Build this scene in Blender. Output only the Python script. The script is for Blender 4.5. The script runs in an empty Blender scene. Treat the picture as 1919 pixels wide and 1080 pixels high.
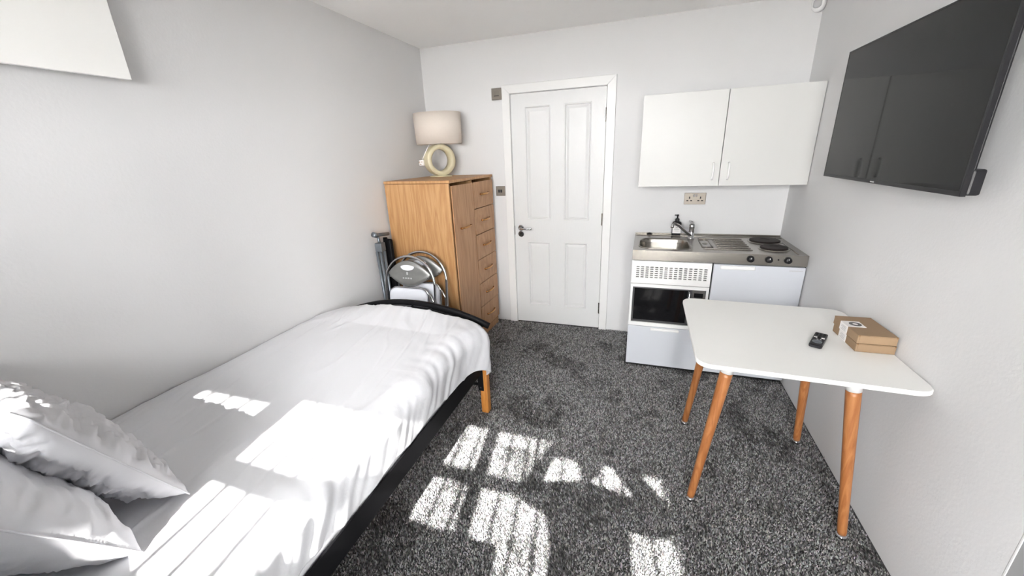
import bpy, bmesh, math, random
import numpy as np
from mathutils import Vector, Matrix, noise
random.seed(7)
D = bpy.data
SC = bpy.context.scene
COL = SC.collection
PI = math.pi

# ------------------------------------------------------------------ camera, world, sun, exposure
W, H = 2.83, 2.398            # room width, ceiling height; back wall y = 0, left wall x = 0
YF = -4.0                     # inner face of the window wall
YR = -2.218                   # where the right wall ends
cam = D.cameras.new('camera')
cam.sensor_width = 36.0
cam.lens = 727.87 / 1919 * 36.0
cam.clip_start = 0.02
co = D.objects.new('camera', cam); COL.objects.link(co)
yaw, pitch, roll = 0.3332, -0.3311, -0.0407
fw = Vector((-math.sin(yaw) * math.cos(pitch), math.cos(yaw) * math.cos(pitch), math.sin(pitch)))
rt = Vector((math.cos(yaw), math.sin(yaw), 0)); up = rt.cross(fw)
r2 = rt * math.cos(roll) + up * math.sin(roll); u2 = -rt * math.sin(roll) + up * math.cos(roll)
m = Matrix((r2, u2, -fw)).transposed().to_4x4(); m.translation = (1.8694, -3.2922, 1.5339)
co.matrix_world = m
SC.camera = co

SUN = Vector((-0.15, 1.0, -0.83)).normalized()
wd = D.worlds.new('sky'); SC.world = wd; wd.use_nodes = True
bg = wd.node_tree.nodes['Background']
bg.inputs[0].default_value = (1.0, 0.993, 0.985, 1); bg.inputs[1].default_value = 46.0
sl = D.lights.new('sun', 'SUN'); sl.energy = 31.0; sl.angle = math.radians(0.53); sl.color = (1.0, 0.97, 0.93)
so = D.objects.new('sun', sl); COL.objects.link(so)
so.rotation_euler = SUN.to_track_quat('-Z', 'Y').to_euler(); so.location = (2.5, -8, 6)
pl = D.lights.new('window_daylight', 'AREA'); pl.shape = 'RECTANGLE'; pl.size = 2.1; pl.size_y = 1.95; pl.energy = 1
pl.cycles.is_portal = True
po = D.objects.new('window_daylight', pl); COL.objects.link(po); po.location = (1.42, YF - 0.20, 1.115)
po.rotation_euler = (PI / 2, 0, 0)     # faces +y, into the room
po.rotation_euler = Vector((0, 1, 0)).to_track_quat('-Z', 'Z').to_euler()
SC.view_settings.view_transform = 'Standard'
SC.view_settings.look = 'None'
SC.view_settings.exposure = 0.50
SC.view_settings.gamma = 1.0
SC.view_settings.use_curve_mapping = False
SC.cycles.max_bounces = 14
SC.cycles.diffuse_bounces = 10
SC.cycles.transparent_max_bounces = 16
SC.cycles.sample_clamp_indirect = 8.0
SC.cycles.use_denoising = True
SC.cycles.caustics_reflective = False

# ------------------------------------------------------------------ materials
def srgb(r, g, b):
    f = lambda c: (c / 255) / 12.92 if c / 255 <= 0.04045 else ((c / 255 + 0.055) / 1.055) ** 2.4
    return (f(r), f(g), f(b), 1)

def mat(name, col, rough=0.5, metal=0.0, noise_amt=0.03, scale=8.0, bump=0.0, bscale=200.0, coat=0.0, spec=0.5, aniso=None):
    m = D.materials.new(name); m.use_nodes = True
    nt = m.node_tree; b = nt.nodes['Principled BSDF']
    b.inputs['Roughness'].default_value = rough; b.inputs['Metallic'].default_value = metal
    b.inputs['Specular IOR Level'].default_value = spec
    b.inputs['Coat Weight'].default_value = coat
    tc = nt.nodes.new('ShaderNodeTexCoord')
    n = nt.nodes.new('ShaderNodeTexNoise'); n.inputs['Scale'].default_value = scale; n.inputs['Detail'].default_value = 4
    nt.links.new(tc.outputs['Object'], n.inputs['Vector'])
    r = nt.nodes.new('ShaderNodeMapRange'); r.inputs[3].default_value = 1 - noise_amt; r.inputs[4].default_value = 1 + noise_amt
    nt.links.new(n.outputs['Fac'], r.inputs[0])
    h = nt.nodes.new('ShaderNodeHueSaturation'); h.inputs['Color'].default_value = col
    nt.links.new(r.outputs[0], h.inputs['Value']); nt.links.new(h.outputs[0], b.inputs['Base Color'])
    if bump:
        n2 = nt.nodes.new('ShaderNodeTexNoise'); n2.inputs['Scale'].default_value = bscale; n2.inputs['Detail'].default_value = 3
        src = tc.outputs['Object']
        if aniso:
            mp = nt.nodes.new('ShaderNodeMapping'); mp.inputs['Scale'].default_value = aniso
            nt.links.new(src, mp.inputs[0]); src = mp.outputs[0]
        nt.links.new(src, n2.inputs['Vector'])
        bp = nt.nodes.new('ShaderNodeBump'); bp.inputs['Strength'].default_value = bump; bp.inputs['Distance'].default_value = 0.002
        nt.links.new(n2.outputs['Fac'], bp.inputs['Height']); nt.links.new(bp.outputs[0], b.inputs['Normal'])
    return m

def wood(name, c1, c2, c3, axis_scale, rough=0.4, figure=1.0):
    """grain runs along the axis with the smallest scale"""
    m = D.materials.new(name); m.use_nodes = True
    nt = m.node_tree; b = nt.nodes['Principled BSDF']; b.inputs['Roughness'].default_value = rough
    tc = nt.nodes.new('ShaderNodeTexCoord'); mp = nt.nodes.new('ShaderNodeMapping'); mp.inputs['Scale'].default_value = axis_scale
    nt.links.new(tc.outputs['Object'], mp.inputs[0])
    n = nt.nodes.new('ShaderNodeTexNoise'); n.inputs['Scale'].default_value = 1.0; n.inputs['Detail'].default_value = 5; n.inputs['Distortion'].default_value = 0.6
    nt.links.new(mp.outputs[0], n.inputs['Vector'])
    mu = nt.nodes.new('ShaderNodeMath'); mu.operation = 'MULTIPLY'; mu.inputs[1].default_value = 30.0 * figure
    nt.links.new(n.outputs['Fac'], mu.inputs[0])
    fr = nt.nodes.new('ShaderNodeMath'); fr.operation = 'PINGPONG'; fr.inputs[1].default_value = 1.0
    nt.links.new(mu.outputs[0], fr.inputs[0])
    f = nt.nodes.new('ShaderNodeTexNoise'); f.inputs['Scale'].default_value = 7.0; f.inputs['Detail'].default_value = 6
    nt.links.new(mp.outputs[0], f.inputs['Vector'])
    mx = nt.nodes.new('ShaderNodeMix'); mx.inputs[0].default_value = 0.45
    nt.links.new(fr.outputs[0], mx.inputs[2]); nt.links.new(f.outputs['Fac'], mx.inputs[3])
    cr = nt.nodes.new('ShaderNodeValToRGB'); e = cr.color_ramp.elements
    e[0].position = 0.18; e[0].color = c1; e[1].position = 0.85; e[1].color = c3
    k = cr.color_ramp.elements.new(0.5); k.color = c2
    nt.links.new(mx.outputs[0], cr.inputs[0]); nt.links.new(cr.outputs[0], b.inputs['Base Color'])
    return m

M = {}
M['wall'] = mat('wall_paint', (0.66, 0.66, 0.665, 1), 0.85, noise_amt=0.012, scale=2.0, bump=0.25, bscale=90)
M['panel'] = mat('white_panel', (0.90, 0.90, 0.88, 1), 0.4, noise_amt=0.01)
M['ceil'] = mat('ceiling_paint', (0.92, 0.92, 0.915, 1), 0.9, noise_amt=0.02, scale=3, bump=0.3, bscale=60)
M['gloss'] = mat('white_gloss_paint', (0.74, 0.74, 0.735, 1), 0.35, noise_amt=0.01)
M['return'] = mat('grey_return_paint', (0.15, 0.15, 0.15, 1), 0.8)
M['door'] = mat('embossed_white_door', (0.655, 0.66, 0.66, 1), 0.4, noise_amt=0.01, bump=0.5, bscale=30, aniso=(6, 6, 0.6))
M['white'] = mat('white_laminate', (0.56, 0.56, 0.545, 1), 0.4, noise_amt=0.01)
M['tabletop'] = mat('white_tabletop', (0.84, 0.84, 0.82, 1), 0.4, noise_amt=0.01)
M['coolwhite'] = mat('white_enamel', (0.54, 0.56, 0.60, 1), 0.3, noise_amt=0.01)
M['plastic'] = mat('white_plastic', (0.82, 0.82, 0.82, 1), 0.4, noise_amt=0.01)
M['dark'] = mat('dark_void', (0.012, 0.012, 0.012, 1), 0.9)
M['black'] = mat('black_plastic', (0.010, 0.010, 0.012, 1), 0.40, spec=0.3)
M['blackmetal'] = mat('black_steel', (0.005, 0.005, 0.006, 1), 0.55, metal=0.0, spec=0.12)
M['screen'] = mat('tv_screen_glass', (0.010, 0.011, 0.011, 1), 0.045, noise_amt=0.0, spec=0.14)
M['mwglass'] = mat('microwave_glass', (0.006, 0.006, 0.007, 1), 0.06, noise_amt=0.0)
M['steel'] = mat('brushed_steel', (0.36, 0.34, 0.31, 1), 0.24, metal=1.0, noise_amt=0.06, scale=4, bump=0.12, bscale=40, aniso=(1, 18, 18))
M['platesteel'] = mat('brushed_plate_steel', (0.20, 0.18, 0.155, 1), 0.4, metal=0.7, noise_amt=0.05, scale=30)
M['chrome'] = mat('chrome', (0.56, 0.56, 0.57, 1), 0.10, metal=1.0, noise_amt=0.01)
M['greymetal'] = mat('grey_painted_tube', (0.16, 0.18, 0.20, 1), 0.35, metal=0.6)
M['chairgrey'] = mat('silver_grey_backrest', (0.24, 0.24, 0.235, 1), 0.38, metal=0.6, noise_amt=0.08, scale=30)
M['vinyl'] = mat('white_vinyl', (0.75, 0.77, 0.83, 1), 0.45, noise_amt=0.02)
M['hob'] = mat('cast_iron_hotplate', (0.014, 0.010, 0.009, 1), 0.6, bump=0.2, bscale=150, spec=0.2)
M['rubber'] = mat('black_rubber', (0.012, 0.012, 0.012, 1), 0.7, spec=0.2)
M['cotton'] = mat('white_cotton', (0.66, 0.665, 0.69, 1), 0.9, noise_amt=0.015, scale=5, bump=0.25, bscale=60, spec=0.2)
M['pillow'] = mat('pale_grey_cotton', (0.57, 0.57, 0.59, 1), 0.9, noise_amt=0.02, scale=5, bump=0.25, bscale=60, spec=0.2)
M['ceramic'] = mat('cream_crackle_ceramic', srgb(206, 198, 168), 0.4, noise_amt=0.12, scale=40, bump=0.3, bscale=120)
M['shade'] = mat('cream_linen', srgb(208, 198, 188), 0.9, noise_amt=0.03, scale=60, bump=0.3, bscale=300)
M['card'] = mat('brown_cardboard', srgb(142, 118, 92), 0.85, noise_amt=0.05, scale=12, bump=0.15, bscale=150)
M['cardedge'] = mat('cardboard_crease', srgb(120, 85, 48), 0.9)
M['paper'] = mat('white_label_paper', (0.80, 0.78, 0.77, 1), 0.6, noise_amt=0.02)
M['ink'] = mat('grey_print', (0.12, 0.11, 0.11, 1), 0.7)
M['palebead'] = mat('pale_print', (0.45, 0.45, 0.46, 1), 0.7)
M['brass'] = mat('pale_brass', srgb(190, 140, 88), 0.25, metal=1.0)
M['beech'] = wood('beech_leg', srgb(140, 86, 46), srgb(156, 100, 57), srgb(170, 115, 70), (26, 26, 3.0), 0.4, 0.35)
M['pine'] = wood('orange_bed_wood', srgb(166, 104, 44), srgb(182, 122, 58), srgb(194, 136, 72), (26, 26, 3.0), 0.4, 0.35)
M['oakside'] = wood('oak_veneer', srgb(160, 116, 74), srgb(172, 131, 88), srgb(183, 144, 101), (10, 10, 0.8), 0.45, 0.6)
M['oakfront'] = wood('oak_veneer_front', srgb(156, 114, 78), srgb(168, 127, 90), srgb(178, 139, 102), (9, 9, 0.8), 0.45, 0.5)
M['oakhor'] = wood('oak_veneer_drawer', srgb(156, 114, 78), srgb(168, 127, 90), srgb(178, 139, 102), (9, 7, 2.0), 0.45, 0.5)
M['skin'] = mat('skin', (0.55, 0.33, 0.24, 1), 0.5)
M['shirt'] = mat('blue_grey_shirt', (0.15, 0.18, 0.24, 1), 0.9)
M['trouser'] = mat('dark_trousers', (0.04, 0.045, 0.06, 1), 0.9)
M['hair'] = mat('dark_hair', (0.03, 0.02, 0.015, 1), 0.7)
M['ground'] = mat('outside_paving', (0.60, 0.58, 0.55, 1), 0.9, noise_amt=0.1)

gl = D.materials.new('window_glass'); gl.use_nodes = True
nt = gl.node_tree; nt.nodes.clear()
o_ = nt.nodes.new('ShaderNodeOutputMaterial'); t_ = nt.nodes.new('ShaderNodeBsdfTransparent'); g_ = nt.nodes.new('ShaderNodeBsdfGlossy')
g_.inputs['Roughness'].default_value = 0.0; mx_ = nt.nodes.new('ShaderNodeMixShader'); fr_ = nt.nodes.new('ShaderNodeFresnel')
nt.links.new(fr_.outputs[0], mx_.inputs[0]); nt.links.new(t_.outputs[0], mx_.inputs[1]); nt.links.new(g_.outputs[0], mx_.inputs[2])
nt.links.new(mx_.outputs[0], o_.inputs[0]); M['glass'] = gl

# carpet: per-tuft colour from a vertex attribute times broad pile shading patches
cp = D.materials.new('carpet_pile'); cp.use_nodes = True
nt = cp.node_tree; b = nt.nodes['Principled BSDF']; b.inputs['Roughness'].default_value = 0.95; b.inputs['Specular IOR Level'].default_value = 0.1
at = nt.nodes.new('ShaderNodeAttribute'); at.attribute_name = 'tuft'
nt.links.new(at.outputs['Color'], b.inputs['Base Color']); M['pile'] = cp
cb = mat('carpet_backing', (0.05, 0.05, 0.052, 1), 0.95, noise_amt=0.5, scale=150, bump=0.6, bscale=200); M['backing'] = cb

# ------------------------------------------------------------------ helpers
def top_of(o):
    while o.parent: o = o.parent
    return o

def link_mesh(name, me, m, parent=None, smooth=False, world=True):
    if m is not None and not me.materials: me.materials.append(m)
    if smooth: me.polygons.foreach_set('use_smooth', [True] * len(me.polygons))
    o = D.objects.new(name, me); COL.objects.link(o)
    if parent is not None:
        if world: me.transform(top_of(parent).matrix_basis.inverted())
        o.parent = parent
    return o

def obj(name, bm, m, parent=None, smooth=False, world=True):
    me = D.meshes.new(name); bmesh.ops.recalc_face_normals(bm, faces=bm.faces[:]); bm.to_mesh(me); bm.free()
    return link_mesh(name, me, m, parent, smooth, world)

def tag(o, label, cat, group=None):
    o['label'] = label; o['category'] = cat
    if group: o['group'] = group
    return o

def thing(name, label, cat, loc, rotz=0.0, group=None):
    o = D.objects.new(name, None); COL.objects.link(o); o.empty_display_size = 0.05
    o.matrix_basis = Matrix.Translation(loc) @ Matrix.Rotation(rotz, 4, 'Z')
    return tag(o, label, cat, group)

def struct(name, bm, m, smooth=False):
    o = obj(name, bm, m, None, smooth); o['kind'] = 'structure'; return o

def box(bm, x0, x1, y0, y1, z0, z1, bev=0.0, seg=2, mtx=None):
    vs = [bm.verts.new(p) for p in [(x0, y0, z0), (x1, y0, z0), (x1, y1, z0), (x0, y1, z0), (x0, y0, z1), (x1, y0, z1), (x1, y1, z1), (x0, y1, z1)]]
    fs = [bm.faces.new([vs[i] for i in f]) for f in [(0, 3, 2, 1), (4, 5, 6, 7), (0, 1, 5, 4), (1, 2, 6, 5), (2, 3, 7, 6), (3, 0, 4, 7)]]
    geo = vs
    if bev:
        r = bmesh.ops.bevel(bm, geom=list({e for f in fs for e in f.edges}), offset=bev, segments=seg, profile=0.5, affect='EDGES')
        geo = list({v for f in r['faces'] for v in f.verts} | {v for v in vs if v.is_valid})
    if mtx is not None: bmesh.ops.transform(bm, matrix=mtx, verts=geo)
    return geo

def B(*a, **k):
    bm = bmesh.new(); box(bm, *a, **k); return bm

def tube(bm, pts, r, n=10, closed=False, caps=True, flat=1.0):
    """r: a number or one per point"""
    pts = [Vector(p) for p in pts]; N = len(pts)
    rs = r if isinstance(r, (list, tuple)) else [r] * N
    rings = []; ref = None
    for i, p in enumerate(pts):
        if closed: t = pts[(i + 1) % N] - pts[i - 1]
        else: t = pts[min(i + 1, N - 1)] - pts[max(i - 1, 0)]
        t.normalize()
        if ref is None:
            ref = Vector((0, 0, 1)) if abs(t.z) < 0.9 else Vector((1, 0, 0))
            ref = (ref - t * ref.dot(t)).normalized()
        else: ref = (ref - t * ref.dot(t)).normalized()
        s = t.cross(ref)
        rings.append([bm.verts.new(p + (ref * math.cos(a) + s * math.sin(a) * flat) * rs[i]) for a in [2 * PI * k / n for k in range(n)]])
    for i in range(N if closed else N - 1):
        a, c = rings[i], rings[(i + 1) % N]
        for k in range(n): bm.faces.new((a[k], a[(k + 1) % n], c[(k + 1) % n], c[k]))
    if caps and not closed:
        bm.faces.new(rings[0][::-1]); bm.faces.new(rings[-1])

def lathe(bm, prof, c, n=32, axis=Vector((0, 0, 1)), sx=1.0, sy=1.0):
    """prof: (radius, height) list around the axis through c"""
    q = Vector((0, 0, 1)).rotation_difference(axis)
    rings = []
    for r, h in prof:
        if r < 1e-6: rings.append([bm.verts.new(Vector(c) + q @ Vector((0, 0, h)))])
        else: rings.append([bm.verts.new(Vector(c) + q @ Vector((r * sx * math.cos(2 * PI * k / n), r * sy * math.sin(2 * PI * k / n), h))) for k in range(n)])
    for a, b_ in zip(rings, rings[1:]):
        for k in range(n):
            k2 = (k + 1) % n
            if len(a) == 1 and len(b_) == 1: break
            if len(a) == 1: bm.faces.new((a[0], b_[k2], b_[k]))
            elif len(b_) == 1: bm.faces.new((a[k], a[k2], b_[0]))
            else: bm.faces.new((a[k], a[k2], b_[k2], b_[k]))

def rrect(x0, x1, y0, y1, r, n=6):
    out = []
    for cx, cy, a0 in [(x1 - r, y1 - r, 0), (x0 + r, y1 - r, PI / 2), (x0 + r, y0 + r, PI), (x1 - r, y0 + r, 1.5 * PI)]:
        for k in range(n + 1):
            a = a0 + PI / 2 * k / n; out.append((cx + r * math.cos(a), cy + r * math.sin(a)))
    return out

def loft(bm, loops, cap0=True, cap1=True):
    rings = [[bm.verts.new(p) for p in L] for L in loops]
    n = len(rings[0])
    for a, c in zip(rings, rings[1:]):
        for k in range(n): bm.faces.new((a[k], a[(k + 1) % n], c[(k + 1) % n], c[k]))
    if cap0: bm.faces.new(rings[0][::-1])
    if cap1: bm.faces.new(rings[-1])
    return rings

def slab(bm, outline, z0, z1, bev=0.003):
    """rounded slab from a 2-D outline (x, y), with softened top and bottom arris"""
    cx = sum(p[0] for p in outline) / len(outline); cy = sum(p[1] for p in outline) / len(outline)
    def ins(d): return [(x + (cx - x) * d / max(abs(cx - x), abs(cy - y), 1e-6) * 0.7, y + (cy - y) * d / max(abs(cx - x), abs(cy - y), 1e-6) * 0.7) for x, y in outline]
    i1 = ins(bev)
    loft(bm, [[(x, y, z0) for x, y in i1], [(x, y, z0 + bev) for x, y in outline], [(x, y, z1 - bev) for x, y in outline], [(x, y, z1) for x, y in i1]])

def holed_panel(bm, xs0, xs1, zs0, zs1, holes, y0, y1, extra_x=(), extra_z=()):
    """flat panel in the xz plane between y0 (front) and y1 (back) with rectangular through holes"""
    X = sorted({xs0, xs1, *[h[0] for h in holes], *[h[1] for h in holes]}); Z = sorted({zs0, zs1, *[h[2] for h in holes], *[h[3] for h in holes]})
    solid = lambda i, j: 0 <= i < len(X) - 1 and 0 <= j < len(Z) - 1 and not any(h[0] - 1e-6 < (X[i] + X[i + 1]) / 2 < h[1] + 1e-6 and h[2] - 1e-6 < (Z[j] + Z[j + 1]) / 2 < h[3] + 1e-6 for h in holes)
    V = {}
    def v(i, j, y):
        k = (i, j, y)
        if k not in V: V[k] = bm.verts.new((X[i], y, Z[j]))
        return V[k]
    for i in range(len(X) - 1):
        for j in range(len(Z) - 1):
            if not solid(i, j): continue
            bm.faces.new((v(i, j, y0), v(i + 1, j, y0), v(i + 1, j + 1, y0), v(i, j + 1, y0)))
            bm.faces.new((v(i, j, y1), v(i, j + 1, y1), v(i + 1, j + 1, y1), v(i + 1, j, y1)))
            if not solid(i - 1, j): bm.faces.new((v(i, j, y0), v(i, j + 1, y0), v(i, j + 1, y1), v(i, j, y1)))
            if not solid(i + 1, j): bm.faces.new((v(i + 1, j, y0), v(i + 1, j, y1), v(i + 1, j + 1, y1), v(i + 1, j + 1, y0)))
            if not solid(i, j - 1): bm.faces.new((v(i, j, y0), v(i, j, y1), v(i + 1, j, y1), v(i + 1, j, y0)))
            if not solid(i, j + 1): bm.faces.new((v(i, j + 1, y0), v(i + 1, j + 1, y0), v(i + 1, j + 1, y1), v(i, j + 1, y1)))

# ------------------------------------------------------------------ room shell
XR = 3.45                                     # far side of the nook beyond the right wall
struct('floor', B(-0.12, XR, YF - 0.12, 0.30, -0.10, 0.0), M['backing'])
struct('ceiling', B(-0.12, XR + 0.1, YF - 0.12, 0.12, H, H + 0.1), M['ceil'])
struct('wall_left', B(-0.12, 0.0, YF - 0.12, 0.12, 0.0, H), M['wall'])
struct('wall_right', B(W, W + 0.12, YR + 0.004, 0.12, 0.0, H), M['wall'])
bm = bmesh.new(); holed_panel(bm, 0.0, W, 0.0, H, [(0.777, 1.549, 0.0, 1.996)], 0.0, 0.12)
struct('wall_back', bm, M['wall'])
struct('wall_hall', B(0.5, 1.8, 0.20, 0.24, 0.0, H), M['dark'])
struct('wall_return', B(W + 0.001, XR, YR + 0.001, YR + 0.12, 0.0, H), M['return'])  # return face is an even grey, darker than the other walls
struct('wall_nook', B(XR, XR + 0.1, YF - 0.12, YR + 0.12, 0.0, H), M['wall'])
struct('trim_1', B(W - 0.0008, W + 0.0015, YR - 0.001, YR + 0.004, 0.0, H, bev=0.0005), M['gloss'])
bm = bmesh.new(); holed_panel(bm, 0.0, XR, 0.0, H, [(0.33, 2.47, 0.12, 2.24)], YF, YF - 0.10)
struct('wall_front', bm, M['wall'])
# the window and the glazed door beside it
holes = [(.405, .735, 1.838, 1.985), (.405, .735, 1.49, 1.79), (.865, 1.448, 1.776, 2.03), (.865, 1.448, 1.49, 1.693),
         (1.515, 1.745, 1.776, 2.03), (1.775, 1.86, 1.776, 2.03), (1.86, 2.40, 1.776, 1.94), (1.515, 1.66, 1.49, 1.693), (1.66, 2.40, 0.30, 1.693)]
holes = [(a, b_ + .006, c + .017, d + .042) for a, b_, c, d in holes]
bm = bmesh.new(); holed_panel(bm, .332, 2.468, .122, 2.238, holes, YF - 0.02, YF - 0.05)
wf = struct('window_1', bm, M['gloss'])
for h in [(.39, .75, 1.83, 2.01), (.39, .75, 1.47, 1.80), (.85, 1.46, 1.76, 2.04), (.85, 1.46, 1.47, 1.71), (1.50, 1.90, 1.95, 2.04), (1.50, 2.41, 1.76, 1.95), (1.50, 1.66, 1.47, 1.71), (1.66, 2.41, .28, 1.71)]:
    obj('pane', B(h[0], h[1], YF - 0.037, YF - 0.033, h[2], h[3] + .03), M['glass'], wf)
rr = thing('window_bars', 'row of thin upright metal bars outside the window behind the viewer', 'railing', (1.4, YF - 0.34, 0.0))  # added out of view to break the sun patches into stripes
for k in range(22):
    x = 0.40 + k * 0.097
    bm = bmesh.new(); tube(bm, [(x, YF - 0.34, 0.0), (x, YF - 0.34, 2.75)], 0.0100, 8); obj('bar', bm, M['blackmetal'], rr, True)
for z in (0.10, 2.74): obj('rail', B(0.35, 2.46, YF - 0.35, YF - 0.33, z, z + 0.02), M['blackmetal'], rr)
struct('ground', B(-12, 14, -22, YF - 0.26, -0.15, -0.05), M['ground'])  # unseen pale plane added to bounce daylight up onto the ceiling

# carpet pile: every tuft a little three-sided spike, coloured one by one
rng = np.random.default_rng(3)
def tufts():
    xs, ys = [], []
    for x0, x1, y0, y1, s in [(0.55, W - 0.004, -2.75, -0.0, 0.0064), (0.55, W - 0.004, YF + 0.004, -2.75, 0.0085), (W - 0.004, XR - 0.004, YF + 0.004, YR - 0.004, 0.010), (0.0, 0.55, -3.3, -0.0, 0.022)]:
        nx, ny = int((x1 - x0) / s), int((y1 - y0) / s)
        gx, gy = np.meshgrid(np.arange(nx), np.arange(ny))
        xs.append((x0 + (gx + rng.random(gx.shape)) * s).ravel()); ys.append((y0 + (gy + rng.random(gy.shape)) * s).ravel())
    return np.concatenate(xs), np.concatenate(ys)
tx, ty = tufts()
keep = ~(((tx < .535 + (ty + .785) * .052) & (ty > -.77)) | ((tx > 1.80) & (ty > -.575))); tx, ty = tx[keep], ty[keep]; n = len(tx)
def smooth_noise(x, y, cell, seed):
    g = np.random.default_rng(seed).random((200, 200)); fx, fy = (x + 5) / cell, (y + 8) / cell
    ix, iy = np.floor(fx).astype(int), np.floor(fy).astype(int); ax, ay = fx - ix, fy - iy
    ax = ax * ax * (3 - 2 * ax); ay = ay * ay * (3 - 2 * ay); G = lambda a, c: g[a % 200, c % 200]
    return (G(ix, iy) * (1 - ax) + G(ix + 1, iy) * ax) * (1 - ay) + (G(ix, iy + 1) * (1 - ax) + G(ix + 1, iy + 1) * ax) * ay
patch = 0.5 * smooth_noise(tx, ty, 0.17, 1) + 0.3 * smooth_noise(tx, ty, 0.07, 2) + 0.2 * smooth_noise(tx, ty, 0.03, 5)
lean = np.clip((0.5 - patch) * 5, 0, 1) ** 1.5        # trodden places lie over
clump = smooth_noise(tx, ty, 0.0075, 4)
base = np.exp(rng.normal(0, 0.5, n)) * (0.42 + 1.15 * clump ** 1.3)
val = np.clip(0.27 * base * (1.10 - 0.42 * lean), 0.015, 0.58)
ang = rng.random(n) * 2 * PI; hgt = 0.009 + 0.004 * rng.random(n); rad = 0.0042
tip = rng.normal(0, 0.003, (n, 2)) + np.stack([-0.004 * lean, 0.006 * lean], 1)
co_ = np.empty((n, 4, 3))
for k in range(3):
    co_[:, k, 0] = tx + rad * np.cos(ang + k * 2 * PI / 3); co_[:, k, 1] = ty + rad * np.sin(ang + k * 2 * PI / 3); co_[:, k, 2] = 0.0005
co_[:, 3, 0] = tx + tip[:, 0]; co_[:, 3, 1] = ty + tip[:, 1]; co_[:, 3, 2] = hgt * (1 - 0.3 * lean)
co_[:, :, 0] = np.clip(co_[:, :, 0], 0.001, XR - 0.001); co_[:, :3, 0] = np.where((ty > YR)[:, None], np.minimum(co_[:, :3, 0], W - 0.001), co_[:, :3, 0]); co_[:, :, 1] = np.clip(co_[:, :, 1], YF, -0.001)
idx = np.array([[0, 1, 3], [1, 2, 3], [2, 0, 3]])
F = (np.arange(n)[:, None, None] * 4 + idx[None]).reshape(-1)
me = D.meshes.new('carpet_pile'); me.vertices.add(n * 4); me.vertices.foreach_set('co', co_.reshape(-1))
me.loops.add(len(F)); me.loops.foreach_set('vertex_index', F.astype(np.int32)); me.polygons.add(len(F) // 3)
me.polygons.foreach_set('loop_start', np.arange(0, len(F), 3, dtype=np.int32)); me.update(calc_edges=True)
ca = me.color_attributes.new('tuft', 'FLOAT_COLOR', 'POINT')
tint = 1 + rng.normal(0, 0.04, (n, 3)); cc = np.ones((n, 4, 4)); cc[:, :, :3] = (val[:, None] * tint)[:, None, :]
cc[:, :3, :3] *= 0.85  # tuft roots darkened, shade between tufts put into the colour
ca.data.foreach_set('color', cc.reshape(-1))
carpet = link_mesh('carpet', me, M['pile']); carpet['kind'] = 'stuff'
tag(carpet, 'charcoal flecked short pile fitted carpet over the whole floor', 'carpet')

# ------------------------------------------------------------------ the door in the back wall
dx0, dx1, dz0, dz1 = 0.782, 1.544, 0.012, 1.991
door = struct('door_1', B(dx0, dx1, 0.012, 0.046, dz0, dz1), M['door'])
bm = bmesh.new()
panels = [((.895, 1.112, .985, 1.896), (.934, 1.076, 1.008, 1.856)), ((1.222, 1.436, .985, 1.896), (1.259, 1.398, 1.008, 1.860)),
          ((.899, 1.102, .186, .790), (.932, 1.082, .226, .755)), ((1.228, 1.428, .186, .790), (1.262, 1.396, .226, .755))]
y_ = 0.002
X = sorted({dx0, dx1, *[v for p, q in panels for v in p[:2]]}); Z = sorted({dz0, dz1, *[v for p, q in panels for v in p[2:]]})
for i in range(len(X) - 1):
    for j in range(len(Z) - 1):
        cx, cz = (X[i] + X[i + 1]) / 2, (Z[j] + Z[j + 1]) / 2
        if any(p[0] < cx < p[1] and p[2] < cz < p[3] for p, q in panels): continue
        bm.faces.new([bm.verts.new(c) for c in [(X[i], y_, Z[j]), (X[i + 1], y_, Z[j]), (X[i + 1], y_, Z[j + 1]), (X[i], y_, Z[j + 1])]])
for (a, b2, c, d) in [(dx0, dx0, dz0, dz1), (dx1, dx1, dz0, dz1)]:
    bm.faces.new([bm.verts.new(p) for p in [(a, y_, c), (a, y_, d), (a, 0.013, d), (a, 0.013, c)]])
bm.faces.new([bm.verts.new(p) for p in [(dx0, y_, dz1), (dx1, y_, dz1), (dx1, 0.013, dz1), (dx0, 0.013, dz1)]])
bm.faces.new([bm.verts.new(p) for p in [(dx0, y_, dz0), (dx1, y_, dz0), (dx1, 0.013, dz0), (dx0, 0.013, dz0)]])
bmesh.ops.remove_doubles(bm, verts=bm.verts[:], dist=1e-5)
obj('door_face', bm, M['door'], door)
def rect(q, y): return [(q[0], y, q[2]), (q[1], y, q[2]), (q[1], y, q[3]), (q[0], y, q[3])]
for p, q in panels:
    bm = bmesh.new(); g = lambda q_, d: (q_[0] + d, q_[1] - d, q_[2] + d, q_[3] - d)
    mid = tuple((p[i] * 0.45 + q[i] * 0.55) for i in range(4))
    loft(bm, [rect(p, y_), rect(g(p, .004), y_ - .003), rect(g(p, .009), y_ - 0.002), rect(g(p, .015), y_ + .0095), rect(mid, y_ + .0095), rect(q, y_ + .003), rect(g(q, .004), y_ + .002)], cap0=False)
    obj('panel', bm, M['door'], door)
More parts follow.
